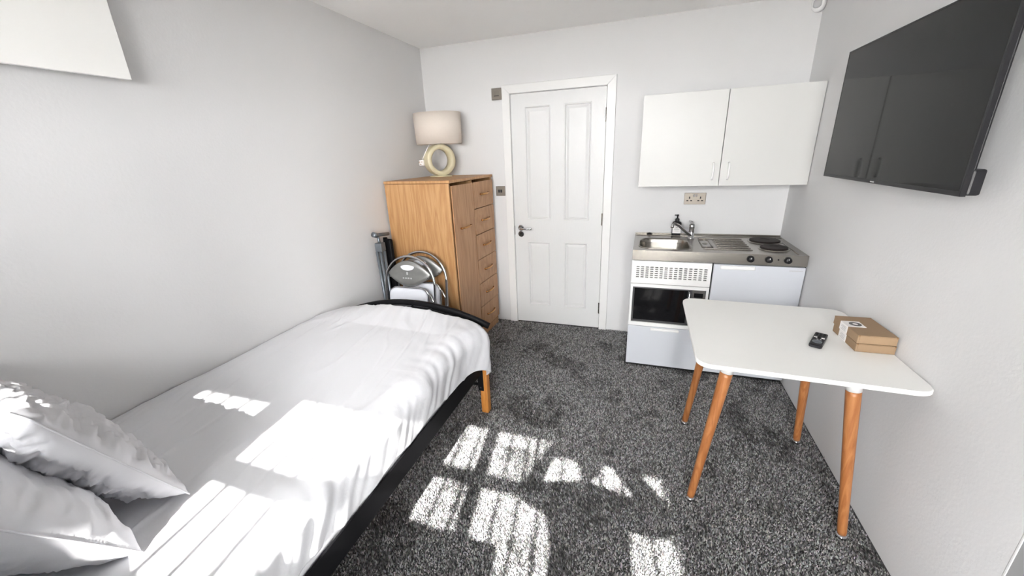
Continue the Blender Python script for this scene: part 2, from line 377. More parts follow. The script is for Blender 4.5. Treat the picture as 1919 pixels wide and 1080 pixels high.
# frame: three architrave lengths with mitred corners and the lining behind the leaf
f0, f1, fz = dx0 - .070, dx1 + .070, dz1 + .070
for nm, pts in [('architrave', [(f0, 0), (dx0 - .004, 0), (dx0 - .004, dz1 + .004), (f0, fz)]), ('architrave', [(f1, 0), (f1, fz), (dx1 + .004, dz1 + .004), (dx1 + .004, 0)]),
                ('architrave', [(f0, fz), (dx0 - .004, dz1 + .004), (dx1 + .004, dz1 + .004), (f1, fz)])]:
    bm = bmesh.new(); cx = sum(p[0] for p in pts) / 4; cz = sum(p[1] for p in pts) / 4
    ins = lambda k: [(x + (0.002 if x < cx else -0.002) * k, z + (0.002 if z < cz else -0.002) * k) for x, z in pts]
    loft(bm, [[(x, 0.003, z) for x, z in pts], [(x, -0.012, z) for x, z in pts], [(x, -0.0155, z) for x, z in ins(1.2)]])
    obj(nm, bm, M['gloss'], door)
bm = bmesh.new(); box(bm, dx0 - .005, dx0 - .003, .003, .10, 0, dz1 + .004); box(bm, dx1 + .003, dx1 + .005, .003, .10, 0, dz1 + .004); box(bm, dx0 - .005, dx1 + .005, .003, .10, dz1 + .003, dz1 + .005)
obj('lining', bm, M['gloss'], door)
for z in (1.793, .996, .205):
    bm = bmesh.new(); tube(bm, [(1.5455, -0.004, z - .05), (1.5455, -0.004, z + .05)], 0.0055, 8)
    box(bm, 1.536, 1.5455, -0.0005, 0.0015, z - .05, z + .05)
    obj('hinge', bm, M['steel'], door)
bm = bmesh.new(); lathe(bm, [(0, .0), (.026, .0), (.026, -.007), (.022, -.010), (0, -.010)], (.838, .002, .912), 28, Vector((0, 1, 0)))
rose = obj('rose', bm, M['chrome'], door)
bm = bmesh.new(); tube(bm, [(.838, -.005, .912), (.838, -.040, .912), (.842, -.050, .912), (.852, -.054, .912), (.945, -.054, .913), (.949, -.053, .913)], [.010, .009, .0095, .0095, .0095, .007], 12)
obj('lever', bm, M['chrome'], rose, True)
bm = bmesh.new(); lathe(bm, [(0, 0), (.026, .0), (.026, -.007), (.022, -.010), (0, -.010)], (.838, .002, .858), 28, Vector((0, 1, 0)))
esc = obj('escutcheon', bm, M['chrome'], door)
bm = bmesh.new(); lathe(bm, [(0, -.009), (.006, -.009), (.006, -.013), (0, -.013)], (.838, .002, .861), 12, Vector((0, 1, 0))); box(bm, .8365, .8395, -.0095, -.008, .846, .858)
obj('keyhole', bm, M['dark'], esc)
obj('latch_plate', B(.7795, .7835, -.0015, .0035, .85, .93), M['steel'], door)

# ------------------------------------------------------------------ wall plates
t = thing('fan_isolator_switch', 'square brushed steel switch plate high on wall beside the top of the door frame', 'switch', (.667, 0, 2.003))
obj('plate', B(.624, .709, -.010, 0, 1.959, 2.046, bev=.002), M['platesteel'], t)
obj('rocker', B(.645, .690, -.015, -.009, 1.983, 2.020, bev=.002), M['platesteel'], t)
obj('slot', B(.648, .688, -.0158, -.0145, 1.9865, 1.9905), M['dark'], t)
t = thing('light_switch', 'brushed steel double light switch with black rockers beside the wardrobe', 'switch', (.665, 0, 1.234))
obj('plate', B(.620, .706, -.008, 0, 1.193, 1.275, bev=.004, seg=3), M['platesteel'], t)
for x in (.650, .670): obj('rocker', B(x - .006, x + .008, -.015, -.007, 1.222, 1.247, bev=.001), M['black'], t)
t = thing('double_socket', 'brushed steel double power socket on the wall under the cupboards', 'socket', (2.228, 0, 1.163))
obj('plate', B(2.153, 2.303, -.009, 0, 1.121, 1.206, bev=.0025), M['platesteel'], t)
for cx in (2.190, 2.266):
    for ddx, dz, w, h in [(0, .008, .0045, .008), (-.013, -.014, .007, .0045), (.013, -.014, .007, .0045)]:
        obj('pin_hole', B(cx + ddx - w, cx + ddx + w, -.0096, -.0085, 1.163 + dz - h, 1.163 + dz + h), M['dark'], t)
for cx in (2.219, 2.237): obj('rocker', B(cx - .006, cx + .006, -.014, -.008, 1.178, 1.196, bev=.0015), M['chrome'], t)
t = thing('motion_sensor', 'small white rounded alarm sensor high in the corner above the cupboards', 'sensor', (2.795, -.03, 2.34))
bm = bmesh.new(); o2 = rrect(-.036, .036, -.055, .055, .034, 8)
Mx = Matrix.Translation((2.797, -.026, 2.345)) @ Matrix.Rotation(math.radians(-30), 4, 'Z')
rings = [[tuple(Mx @ Vector((x * s, y, z * s))) for x, z in o2] for s, y in [(1, .02), (1, -.012), (.93, -.024), (.75, -.030)]]
loft(bm, rings); obj('housing', bm, M['plastic'], t, True)
bm = bmesh.new(); loft(bm, [[tuple(Mx @ Vector((x * s * .62, y, z * s * .45 - .016))) for x, z in o2] for s, y in [(1, -.029), (.9, -.034), (.6, -.037)]]); obj('lens', bm, M['palebead'], t, True)

# ------------------------------------------------------------------ wall cupboards
t = thing('wall_cupboard', 'plain white double wall cupboard above the sink and hob', 'cupboard', (2.324, 0, 1.285))
u0, u1, z0, z1 = 1.819, 2.829, 1.285, 1.866
bm = bmesh.new()
box(bm, u0, u0 + .016, -.312, 0, z0, z1); box(bm, u1 - .016, u1, -.312, 0, z0, z1); box(bm, u0 + .016, u1 - .016, -.312, 0, z0, z0 + .016); box(bm, u0 + .016, u1 - .016, -.312, 0, z1 - .016, z1); box(bm, u0 + .016, u1 - .016, -.01, 0, z0 + .016, z1 - .016)
obj('carcass', bm, M['white'], t)
cm = (u0 + u1) / 2
for a, b2, hx in [(u0, cm - .0018, cm - .043), (cm + .0018, u1 - .003, cm + .048)]:
    d = obj('door', B(a, b2, -.331, -.3135, z0 - .002, z1 + .001, bev=.0015), M['white'], t)
    bm = bmesh.new(); tube(bm, [(hx, -.331, 1.430), (hx, -.350, 1.424), (hx, -.356, 1.405), (hx, -.357, 1.378), (hx, -.356, 1.350), (hx, -.350, 1.331), (hx, -.331, 1.325)], .0052, 10)
    obj('handle', bm, M['plastic'], d, True)

# ------------------------------------------------------------------ mini kitchen
k0, k1 = 1.814, 2.829
t = thing('kitchen_worktop', 'brushed steel worktop with sink, drainer and two hotplates', 'worktop', ((k0 + k1) / 2, -.30, .819))
wt, wb, yf = .888, .819, -.586
# top skin with the bowl opening
bm = bmesh.new()
outer = [(k0, yf), (k1, yf), (k1, 0), (k0, 0)]
bowl = rrect(1.853, 2.186, -.525, -.185, .085, 8)
vo = [bm.verts.new((x, y, wt)) for x, y in outer]; vi = [bm.verts.new((x, y, wt)) for x, y in bowl]
eo = [bm.edges.new((vo[i], vo[(i + 1) % 4])) for i in range(4)]; ei = [bm.edges.new((vi[i], vi[(i + 1) % len(vi)])) for i in range(len(vi))]
bmesh.ops.triangle_fill(bm, use_beauty=True, edges=eo + ei)
lo = [bm.verts.new((x, y, wb)) for x, y in outer]
for i in range(4): bm.faces.new((vo[i], lo[i], lo[(i + 1) % 4], vo[(i + 1) % 4]))
box(bm, k0, k1, -.014, -.001, wt, wt + .010, bev=.002)     # low rear upstand
obj('top', bm, M['steel'], t)
bm = bmesh.new()
def sc(loop, s, z, cx=2.0195, cy=-.355): return [(cx + (x - cx) * s, cy + (y - cy) * s, z) for x, y in loop]
loft(bm, [sc(bowl, 1.03, wt + .0005), sc(bowl, 1.03, wt + .003), sc(bowl, 1.0, wt + .003), sc(bowl, .975, wt - .006), sc(bowl, .95, wt - .03), sc(bowl, .92, wt - .10), sc(bowl, .87, wt - .125), sc(bowl, .75, wt - .135)], cap0=False)
sink = obj('sink_bowl', bm, M['steel'], t, True)
bm = bmesh.new(); lathe(bm, [(0, 0), (.035, 0), (.038, .003), (.042, .001)], (2.02, -.33, wt - .1345), 24); obj('drain', bm, M['chrome'], sink, True)
# drainer: raised ribs and a pressed square
for k in range(7):
    y = -.150 - k * .056
    x0 = 2.262 if k in (0, 6) else 2.352
    bm = bmesh.new(); tube(bm, [(x0, y, wt - .001), (x0 + .015, y, wt + .0022), (2.535, y, wt + .0024), (2.55, y, wt - .001)], .0045, 8, flat=1.3); obj('drainer_rib', bm, M['steel'], t, True)
bm = bmesh.new(); tube(bm, [(2.262, -.205, wt + .001), (2.325, -.205, wt + .001), (2.325, -.435, wt + .001), (2.262, -.435, wt + .001)], .0045, 8, closed=True)
lathe(bm, [(.018, 0), (.016, .003), (.012, .001), (0, .0005)], (2.29, -.32, wt), 16)
obj('overflow_recess', bm, M['steel'], t, True)
bm = bmesh.new(); tube(bm, [(k0 + .01, -.072, wt + .0005), (k1 - .01, -.072, wt + .0005)], .0035, 8); tube(bm, [(k1 - .045, -.075, wt), (k1 - .045, yf + .03, wt)], .003, 8)
obj('pressed_rim', bm, M['steel'], t, True)
for cx, cy, r in [(2.684, -.195, .093), (2.686, -.415, .078)]:
    bm = bmesh.new(); lathe(bm, [(r + .012, 0), (r + .010, .004), (r + .002, .007), (r, .004)], (cx, cy, wt), 40); ring = obj('hob_ring', bm, M['steel'], t, True)
    bm = bmesh.new(); lathe(bm, [(r, .003), (r, .012), (r - .004, .0145), (r * .35, .0145), (r * .30, .0125), (0, .0125)], (cx, cy, wt), 40); obj('hotplate', bm, M['hob'], ring)
for cx in (2.523, 2.623, 2.724):
    bm = bmesh.new(); lathe(bm, [(0, -.022), (.015, -.022), (.0175, -.019), (.019, -.004), (.021, 0)], (cx, yf, .856), 24, Vector((0, 1, 0)))
    kn = obj('knob', bm, M['black'], t, True)
    obj('pointer', B(cx - .0012, cx + .0012, yf - .0232, yf - .0215, .860, .870), M['plastic'], kn)
bm = bmesh.new(); lathe(bm, [(0, -.003), (.004, -.003), (.005, 0)], (2.674, yf, .857), 12, Vector((0, 1, 0))); obj('indicator_lamp', bm, M['black'], t)

tp = thing('mixer_tap', 'chrome single lever mixer tap behind the sink bowl', 'tap', (2.214, -.15, wt))
bm = bmesh.new(); lathe(bm, [(.026, 0), (.026, .004), (.021, .008), (.0195, .05), (.0185, .075), (.020, .080), (.0205, .098), (.017, .108), (.008, .112), (0, .113)], (2.214, -.15, wt), 24); obj('body', bm, M['chrome'], tp, True)
bm = bmesh.new(); tube(bm, [(2.206, -.160, .915), (2.190, -.175, .930), (2.150, -.205, .967), (2.115, -.235, .998), (2.088, -.262, 1.014), (2.074, -.276, 1.013), (2.070, -.281, .998), (2.070, -.282, .990)], [.013, .0125, .0115, .011, .011, .0115, .012, .012], 14); obj('spout', bm, M['chrome'], tp, True)
bm = bmesh.new(); tube(bm, [(2.214, -.145, .992), (2.212, -.125, 1.004), (2.206, -.098, 1.006), (2.200, -.075, 1.004)], [.014, .012, .010, .008], 12, flat=.6); obj('lever', bm, M['chrome'], tp, True)

t = thing('soap_dispenser', 'black pump soap bottle with white label behind the sink', 'bottle', (2.117, -.045, wt))
bm = bmesh.new(); o2 = rrect(-.033, .033, -.022, .022, .010, 4)
loft(bm, [[(2.117 + x * s, -.045 + y * s, wt + .0045 + z) for x, y in o2] for s, z in [(.95, 0), (1, .003), (1, .088), (.9, .098), (.55, .104), (.42, .106)]]); obj('bottle', bm, M['black'], t, True)
lb = obj('label', B(2.087, 2.147, -.0683, -.0668, wt + .020, wt + .084), M['paper'], t)
bm = bmesh.new()
for k, w in enumerate([.022, .036, .030]): box(bm, 2.117 - w / 2, 2.117 + w / 2, -.0690, -.0682, wt + .060 - k * .012, wt + .064 - k * .012)
lathe(bm, [(.010, 0), (.010, -.0012), (.007, -.0012), (.007, 0)], (2.117, -.0682, wt + .074), 16, Vector((0, 1, 0)))
obj('print', bm, M['palebead'], lb)
bm = bmesh.new(); lathe(bm, [(.0145, .106), (.016, .108), (.016, .128), (.012, .131), (.006, .132), (.0055, .150), (.009, .151), (.009, .160), (0, .162)], (2.117, -.045, wt), 16)
box(bm, 2.095, 2.122, -.050, -.040, wt + .152, wt + .160, bev=.002); obj('pump', bm, M['black'], t, True)
bm = bmesh.new(); lathe(bm, [(0, 0), (.019, 0), (.020, .006), (.016, .011), (.009, .012), (.008, .017), (0, .018)], (1.922, -.045, wt), 20)
tag(obj('sink_plug', bm, M['rubber'], None, True), 'small black rubber plug on the rear corner of the steel worktop', 'plug')

# base unit below the sink
t = thing('kitchen_base_unit', 'white enamelled base unit with vent grille and drawer front under the sink', 'cabinet', (2.062, -.30, 0))
b0, b1, yk = 1.816, 2.312, -.597
bm = bmesh.new()
box(bm, b0, b0 + .014, -.575, -.002, .03, .818); box(bm, b1 - .014, b1, -.575, -.002, .03, .818); box(bm, b0 + .014, b1 - .014, -.575, -.002, .03, .045); box(bm, b0 + .014, b1 - .014, -.012, -.002, .045, .818); box(bm, b0 + .014, b1 - .014, -.575, -.012, .335, .35); box(bm, b0 + .014, b1 - .014, -.575, -.012, .645, .66)
obj('carcass', bm, M['coolwhite'], t)
for x in (b0 + .03, b1 - .03):
    for y in (-.54, -.05): bm = bmesh.new(); lathe(bm, [(0, 0), (.018, 0), (.018, .006), (.012, .008), (.012, .03)], (x, y, 0), 12); obj('foot', bm, M['black'], t)
hs = []
for c in range(15):
    for r_ in range(6):
        x = 1.846 + c * .0302; z = .699 + r_ * .0143
        hs += [(x, x + .0195, z, z + .0072)]
bm = bmesh.new(); holed_panel(bm, b0, b1 - .001, .657, .817, hs, yk, yk + .012)
vp = obj('vent_panel', bm, M['gloss'], t)
obj('vent_backing', B(b0 + .02, b1 - .02, yk + .014, yk + .018, .665, .81), M['dark'], vp)
bm = bmesh.new(); holed_panel(bm, b0, b1 - .001, .338, .653, [(1.831, 2.296, .366, .630)], yk, yk + .016); obj('surround', bm, M['gloss'], t)
dd = obj('drawer_front', B(b0 - .002, b1 - .001, yk - .001, yk + .017, .030, .334, bev=.002), M['coolwhite'], t)
bm = bmesh.new(); box(bm, 1.966, 2.155, yk - .016, yk - .001, .312, .330, bev=.005, seg=3); obj('handle', bm, M['gloss'], dd)

mw = thing('microwave', 'black glass fronted microwave built in below the vent grille', 'microwave', (2.063, -.35, .352))
obj('case', B(1.834, 2.293, -.575, -.12, .352, .628), M['black'], mw)
bm = bmesh.new(); holed_panel(bm, 1.833, 2.213, .367, .629, [(1.843, 2.188, .381, .619)], -.590, -.576)
dr = obj('door', bm, mat('microwave_grey_frame', (.10, .10, .105, 1), .3, metal=.6), mw)
obj('door_glass', B(1.841, 2.190, -.586, -.578, .379, .621), M['mwglass'], dr)
bm = bmesh.new(); tube(bm, [(2.196, -.590, .38), (2.196, -.604, .392), (2.196, -.604, .605), (2.196, -.590, .617)], .0045, 8); obj('handle', bm, M['chrome'], dr, True)
cpn = obj('control_panel', B(2.214, 2.294, -.590, -.577, .367, .629, bev=.002), mat('microwave_panel', (.13, .125, .12, 1), .3, metal=.5), mw)
obj('display', B(2.226, 2.280, -.5915, -.5895, .576, .606), M['mwglass'], cpn)
for r_ in range(4):
    for c in range(3):
        x = 2.232 + c * .0165; z = .545 - r_ * .022
        obj('button', B(x, x + .011, -.592, -.5895, z, z + .010), M['black'], cpn)
bm = bmesh.new(); lathe(bm, [(0, -.016), (.017, -.016), (.019, 0)], (2.254, -.590, .415), 20, Vector((0, 1, 0))); obj('dial', bm, M['chrome'], cpn, True)

fr = thing('fridge', 'small white undercounter fridge below the hotplates, behind the table', 'fridge', (2.57, -.30, 0))
obj('case', B(2.324, 2.822, -.572, -.002, .03, .812, bev=.004), M['coolwhite'], fr)
for x in (2.36, 2.79):
    for y in (-.54, -.05): bm = bmesh.new(); lathe(bm, [(0, 0), (.018, 0), (.018, .006), (.012, .008), (.012, .03)], (x, y, 0), 12); obj('foot', bm, M['black'], fr)
obj('gasket', B(2.3135, 2.8285, -.5735, -.5715, .035, .8185), M['rubber'], fr)  # black strip stands in for the shade in the gaps around the door
fd_ = obj('door', B(2.320, 2.822, yk - .002, -.574, .031, .816, bev=.004), M['coolwhite'], fr)
bm = bmesh.new(); box(bm, 2.356, 2.553, yk - .017, yk - .002, .787, .812, bev=.006, seg=3); obj('handle', bm, M['gloss'], fd_)
bm = bmesh.new(); x = 2.738
for k, w in enumerate([.006, .005, .006, .003, .006, .005, .005, .006, .006, .005, .005]):
    box(bm, x, x + w, yk - .0032, yk - .0018, .7915 + (.001 if k % 3 == 1 else 0), .7965); x += w + .0012
obj('lettering', bm, M['palebead'], fd_)

# ------------------------------------------------------------------ television
tv = thing('television', 'large black flat television angled high on the right hand wall', 'television', (2.75, -1.335, 1.37))
ty0, ty1, tz0, tz1, txf = -1.815, -0.850, 1.370, 1.921, 2.72
bm = bmesh.new()
bez = .006
def yz(q, x): return [(x, q[0], q[2]), (x, q[1], q[2]), (x, q[1], q[3]), (x, q[0], q[3])]
loft(bm, [yz((ty0, ty1, tz0, tz1), txf + .014), yz((ty0, ty1, tz0, tz1), txf + .001), yz((ty0 + .001, ty1 - .001, tz0 + .001, tz1 - .001), txf), yz((ty0 + .007, ty1 - .006, tz0 + .014, tz1 - .006), txf), yz((ty0 + .007, ty1 - .006, tz0 + .014, tz1 - .006), txf + .0015)])
obj('bezel', bm, M['black'], tv)
obj('screen', B(txf + .0008, txf + .0025, ty0 + .0065, ty1 - .0055, tz0 + .0135, tz1 - .0055), M['screen'], tv)
obj('rear_shell', B(txf + .0145, txf + .024, ty0 + .006, ty1 - .006, tz0 + .004, tz1 - .006, bev=.004), M['black'], tv)
obj('rear_housing', B(txf + .0145, txf + .046, ty0 + .001, ty1 - .10, tz0 + .002, tz0 + .075, bev=.006), M['black'], tv)
obj('badge', B(txf - .001, txf + .0005, -1.345, -1.315, tz0 + .004, tz0 + .009), M['chrome'], tv)
bm = bmesh.new(); box(bm, 2.745, 2.790, -1.47, -1.19, 1.55, 1.80); box(bm, 2.785, W - .001, -1.40, -1.26, 1.60, 1.75); obj('wall_bracket', bm, M['blackmetal'], tv)

# ------------------------------------------------------------------ wall panel (upper left)
t = thing('wall_panel', 'flat white panel mounted high on the wall above the bed', 'wall panel', (.0, -2.7, 1.846))
obj('back_box', B(0, .036, -3.20, -2.222, 1.852, 2.32), M['white'], t)
obj('front_panel', B(.040, .056, -3.215, -2.213, 1.846, 2.33, bev=.001), M['panel'], t)
obj('backing_frame', B(.034, .041, -3.205, -2.219, 1.849, 2.325), M['white'], t)

# ------------------------------------------------------------------ wardrobe
aw = 0.052
wr = thing('wardrobe', 'oak effect tallboy wardrobe with door and six drawers in the corner', 'wardrobe', (.562, -.785, 0), -aw)
wd_, wh = .726, 1.380            # local +Y runs along the front, -X goes back
L = dict(world=False)
def wbox(name, x0, x1, y0, y1, z0, z1, m_, par, bev=.0015): return obj(name, B(x0, x1, y0, y1, z0, z1, bev=bev), m_, par, world=False)
wbox('side_panel', -.546, 0, 0, .018, 0, 1.358, M['oakside'], wr)
wbox('side_panel', -.510, 0, wd_ - .018, wd_, 0, 1.358, M['oakside'], wr)
wbox('top_panel', -.550, .012, -.002, wd_ + .002, 1.360, wh, M['oakside'], wr, .003)
wbox('back_panel', -.505, -.499, .020, wd_ - .020, .06, 1.356, M['oakside'], wr)
wbox('divider', -.495, -.002, .350, .362, .06, 1.356, M['oakside'], wr)
wbox('base_panel', -.495, -.002, .020, wd_ - .020, .060, .078, M['oakside'], wr)
wbox('plinth', -.022, .002, .020, wd_ - .006, 0, .062, M['oakfront'], wr)
def bow(par, y0, y1, z):
    bm = bmesh.new(); c = (y0 + y1) / 2; h = (y1 - y0) / 2
    tube(bm, [(.010, c - h, z), (.022, c - h * .93, z), (.030, c - h * .6, z), (.034, c, z), (.030, c + h * .6, z), (.022, c + h * .93, z), (.010, c + h, z)], [.0085, .007, .0075, .0085, .0075, .007, .0085], 8)
    obj('handle', bm, M['brass'], par, True, world=False)
dd = wbox('door', .002, .012, .022, .348, .078, 1.340, M['oakfront'], wr)
bow(dd, .110, .270, 1.025)
dz = [1.340, 1.131, .921, .711, .501, .290, .078]
for a, c in zip(dz, dz[1:]):
    d_ = wbox('drawer', .001, .012, .355, wd_ - .003, c + .0045, a - .0015, M['oakhor'], wr)
    bow(d_, .470, .620, (a + c) / 2 + .003)

# ------------------------------------------------------------------ lamp on the wardrobe
lx, ly, lz = .228, -.235, wh + .0005
lp = thing('table_lamp', 'cream ring base table lamp with linen drum shade on top of the wardrobe', 'lamp', (lx, ly, lz))
ax = Vector((.80, -.60, 0)).normalized(); sd_ = Vector((0, 0, 1)).cross(ax)
def ringmesh(bm, c, R1, R0, dep, sz=1.0):
    prof = [(R1, -dep * .82), (R1 * .985, -dep), (R0 * 1.16, -dep), (R0 * 1.03, -dep * .9), (R0, 0), (R0 * 1.03, dep * .9), (R0 * 1.16, dep), (R1 * .985, dep), (R1, dep * .82)]
    n = 56; rings = []
    for k in range(n):
        a = 2 * PI * k / n; d = sd_ * math.cos(a) + Vector((0, 0, 1)) * math.sin(a)
        rings.append([bm.verts.new(c + d * r + ax * h) for r, h in prof])
    for k in range(n):
        p, q = rings[k], rings[(k + 1) % n]
        for j in range(len(prof)): bm.faces.new((p[j], p[(j + 1) % len(prof)], q[(j + 1) % len(prof)], q[j]))
bm = bmesh.new(); ringmesh(bm, Vector((lx - .01, ly, lz + .132)), .126, .086, .045)
obj('ring_base', bm, M['ceramic'], lp, True)
bm = bmesh.new(); lathe(bm, [(0, 0), (.098, 0), (.098, .006), (.085, .010), (0, .012)], (lx - .01, ly, lz), 40, sx=1.0, sy=.7); obj('foot', bm, M['ceramic'], lp, True)
bm = bmesh.new(); lathe(bm, [(.012, .25), (.012, .275), (.019, .277), (.019, .33), (0, .332)], (lx - .01, ly, lz), 16); obj('lamp_holder', bm, M['plastic'], lp, True)
bm = bmesh.new(); lathe(bm, [(0, .30), (.012, .33), (.026, .36), (.028, .385), (.018, .408), (0, .415)], (lx - .01, ly, lz), 20); obj('bulb', bm, M['plastic'], lp, True)
bm = bmesh.new(); s0, s1 = .256, .492
lathe(bm, [(.190, s0), (.192, s0), (.200, s1), (.198, s1), (.190, s0)], (lx, ly, lz), 56, sx=1.0, sy=.80); sh = obj('lamp_shade', bm, M['shade'], lp, True)
bm = bmesh.new(); 
for k in range(3):
    a = k * 2 * PI / 3; tube(bm, [(lx - .01, ly, lz + .30), (lx + .19 * math.cos(a), ly + .152 * math.sin(a), lz + .27)], .0018, 6)
obj('shade_carrier', bm, M['chrome'], sh)
bm = bmesh.new(); pts = [Vector(p) for p in [(lx - .06, ly - .05, lz + .262), (lx - .085, ly - .07, lz + .215), (lx - .115, ly - .08, lz + .160), (lx - .127, ly - .083, lz + .135)]]
tube(bm, pts, .003, 8); cd = obj('cord', bm, M['plastic'], lp, True)
px = lx - .132; bm = bmesh.new(); box(bm, px - .022, px + .022, ly - .098, ly - .066, lz + .092, lz + .138, bev=.009, seg=3)
pg = obj('plug', bm, M['plastic'], lp)
bm = bmesh.new()
for dx_, dz_ in [(-.011, .008), (.011, .008), (0, -.010)]: box(bm, px + dx_ - .003, px + dx_ + .003, ly - .112, ly - .097, lz + .115 + dz_ - .002, lz + .115 + dz_ + .002)
obj('pins', bm, M['brass'], pg)

# ------------------------------------------------------------------ folding chairs leaning on the wardrobe side
def folding_chair(label, cx, ybot, ytop, hh, zrot=0.0):
    """folded flat, built in a plane (x, s) with s up along the lean"""
    ang = math.atan2(ytop - ybot, hh)
    ch = thing('folding_chair', label, 'folding chair', (cx, ybot, 0), zrot, 'folding chairs stacked against the wardrobe')
    R_ = Matrix.Rotation(-ang, 4, 'X')
    def pt(x, d, s): return tuple(R_ @ Vector((x, d, s)))
    Ht = hh / math.cos(ang); hw = .205
    arc = [(-hw, 0, 0.012), (-hw, 0, Ht * .55)] + [(-hw * math.cos(a), 0, Ht - .218 + .205 * math.sin(a)) for a in [PI * k / 20 for k in range(21)]] + [(hw, 0, Ht * .55), (hw, 0, 0.012)]
    bm = bmesh.new(); tube(bm, [pt(*p) for p in arc], .0095, 10); obj('front_frame', bm, M['chrome'], ch, True, world=False)
    hb = hw - .026
    rear = [(-hb, .030, .012), (-hb, .030, Ht * .60), (-hb + .03, .030, Ht * .66), (hb - .03, .030, Ht * .66), (hb, .030, Ht * .60), (hb, .030, .012)]
    bm = bmesh.new(); tube(bm, [pt(*p) for p in rear], .0090, 10); obj('rear_frame', bm, M['chrome'], ch, True, world=False)
    for s, w, d in [(.10, hw, 0), (.16, hb, .030)]:
        bm = bmesh.new(); tube(bm, [pt(-w, d, s), pt(w, d, s)], .007, 8); obj('crossbar', bm, M['chrome'], ch, True, world=False)
    # lens shaped backrest shell between the frame sides
    top = [(-.178 + .356 * k / 16, Ht - .085 - .0 + .098 * math.sin(PI * k / 16) ** .9 - .055) for k in range(17)]
    bot = [(.178 - .356 * k / 16, Ht - .155 - .080 * math.sin(PI * k / 16)) for k in range(1, 16)]
    ol = top + bot; cz = Ht - .15
    bm = bmesh.new(); bulge = lambda x: -.012 * (1 - (x / .18) ** 2)
    loft(bm, [[pt(x * s, d + bulge(x), cz + (z - cz) * s) for x, z in ol] for s, d in [(.97, .014), (1, .010), (1, -.002), (.96, -.007), (.75, -.010), (.4, -.011)]])
    bk = obj('backrest', bm, M['chairgrey'], ch, True, world=False)
    grip = [(.055 * math.cos(a) , Ht - .088 + (.014 if math.sin(a) > 0 else .026) * math.sin(a)) for a in [2 * PI * k / 20 for k in range(20)]]
    bm = bmesh.new(); loft(bm, [[pt(x, d, z) for x, z in grip] for d in (-.016, -.0235)]); obj('hand_grip', bm, M['vinyl'], bk, world=False)
    for x in (-.155, .150):
        bm = bmesh.new(); lathe(bm, [(0, 0), (.006, 0), (.005, .003), (0, .004)], pt(x, -.010, Ht - .165), 10, Vector((0, -1, 0))); obj('rivet', bm, M['chrome'], bk, world=False)
    bm = bmesh.new()
    for k, x in enumerate([-.040, -.020, 0, .022]): box(bm, x, x + .013, -.026 + .0, -.0235, 0, .010, mtx=R_ @ Matrix.Translation((0, 0, Ht - .175)))
    box(bm, -.008, .006, -.026, -.0235, 0, .02, mtx=R_ @ Matrix.Translation((0, 0, Ht - .145)))
    obj('emblem', bm, M['palebead'], bk, world=False)
    # seat folded up, a rounded padded square
    so_ = rrect(-.158, .158, Ht - .60, Ht - .245, .060, 6)
    bm = bmesh.new(); c0 = Ht - .42
    loft(bm, [[pt(x * s, d, c0 + (z - c0) * s) for x, z in so_] for s, d in [(.96, -.012), (1, -.017), (1, -.030), (.96, -.037), (.85, -.040)]]); st = obj('seat', bm, M['vinyl'], ch, True, world=False)
    bm = bmesh.new(); tube(bm, [pt(x * 1.02, -.012, c0 + (z - c0) * 1.02) for x, z in so_], .006, 8, closed=True); obj('seat_rim', bm, M['chrome'], st, True, world=False)
    for s in (-1, 1):
        bm = bmesh.new(); lathe(bm, [(.014, 0), (.014, .02), (.012, .022), (0, .022)], pt(s * hw, 0, 0), 12); obj('rubber_foot', bm, M['rubber'], ch, world=False)
    return ch
folding_chair('white and chrome folding chair, nearest of the two stacked against the wardrobe', .275, -1.050, -.945, .880)
folding_chair('chrome folding chair tucked behind the other, touching the wardrobe side', .315, -.945, -.840, .890)

# folded tubular stand between wardrobe and wall
t = thing('folded_stand', 'folded grey tubular stand leaning in the gap beside the wardrobe', 'stand', (.06, -.98, 0))
bm = bmesh.new(); tube(bm, [(.045, -.985, 1.022), (.060, -.850, 1.008)], .013, 12); tube(bm, [(.040, -1.00, 1.030), (.048, -.962, 1.015)], .019, 12); obj('handle_bar', bm, M['greymetal'], t, True)
obj('hinge_block', B(.030, .088, -.990, -.935, .900, .965, bev=.008), M['greymetal'], t)
for a, c in [((.040, -.982, .90), (.044, -.962, .012)), ((.062, -.970, .905), (.064, -.965, .012)), ((.080, -.950, .90), (.082, -.957, .012))]:
    bm = bmesh.new(); tube(bm, [a, c], .0105, 10); obj('tube', bm, M['greymetal'], t, True)
bm = bmesh.new(); tube(bm, [(.058, -.965, .95), (.055, -.965, 1.015)], .010, 10); obj('post', bm, M['greymetal'], t, True)
bm = bmesh.new(); tube(bm, [(.024, -.90, .02), (.028, -.88, .5), (.030, -.855, .98)], [.020, .024, .016], 10, flat=.9)
box(bm, .03, .092, -.880, -.845, .02, .97, bev=.012, seg=3)
tag(obj('folded_cloth_bag', bm, M['blackmetal'], None, True), 'slim black folded fabric bundle standing behind the grey tubular stand', 'folded bag')

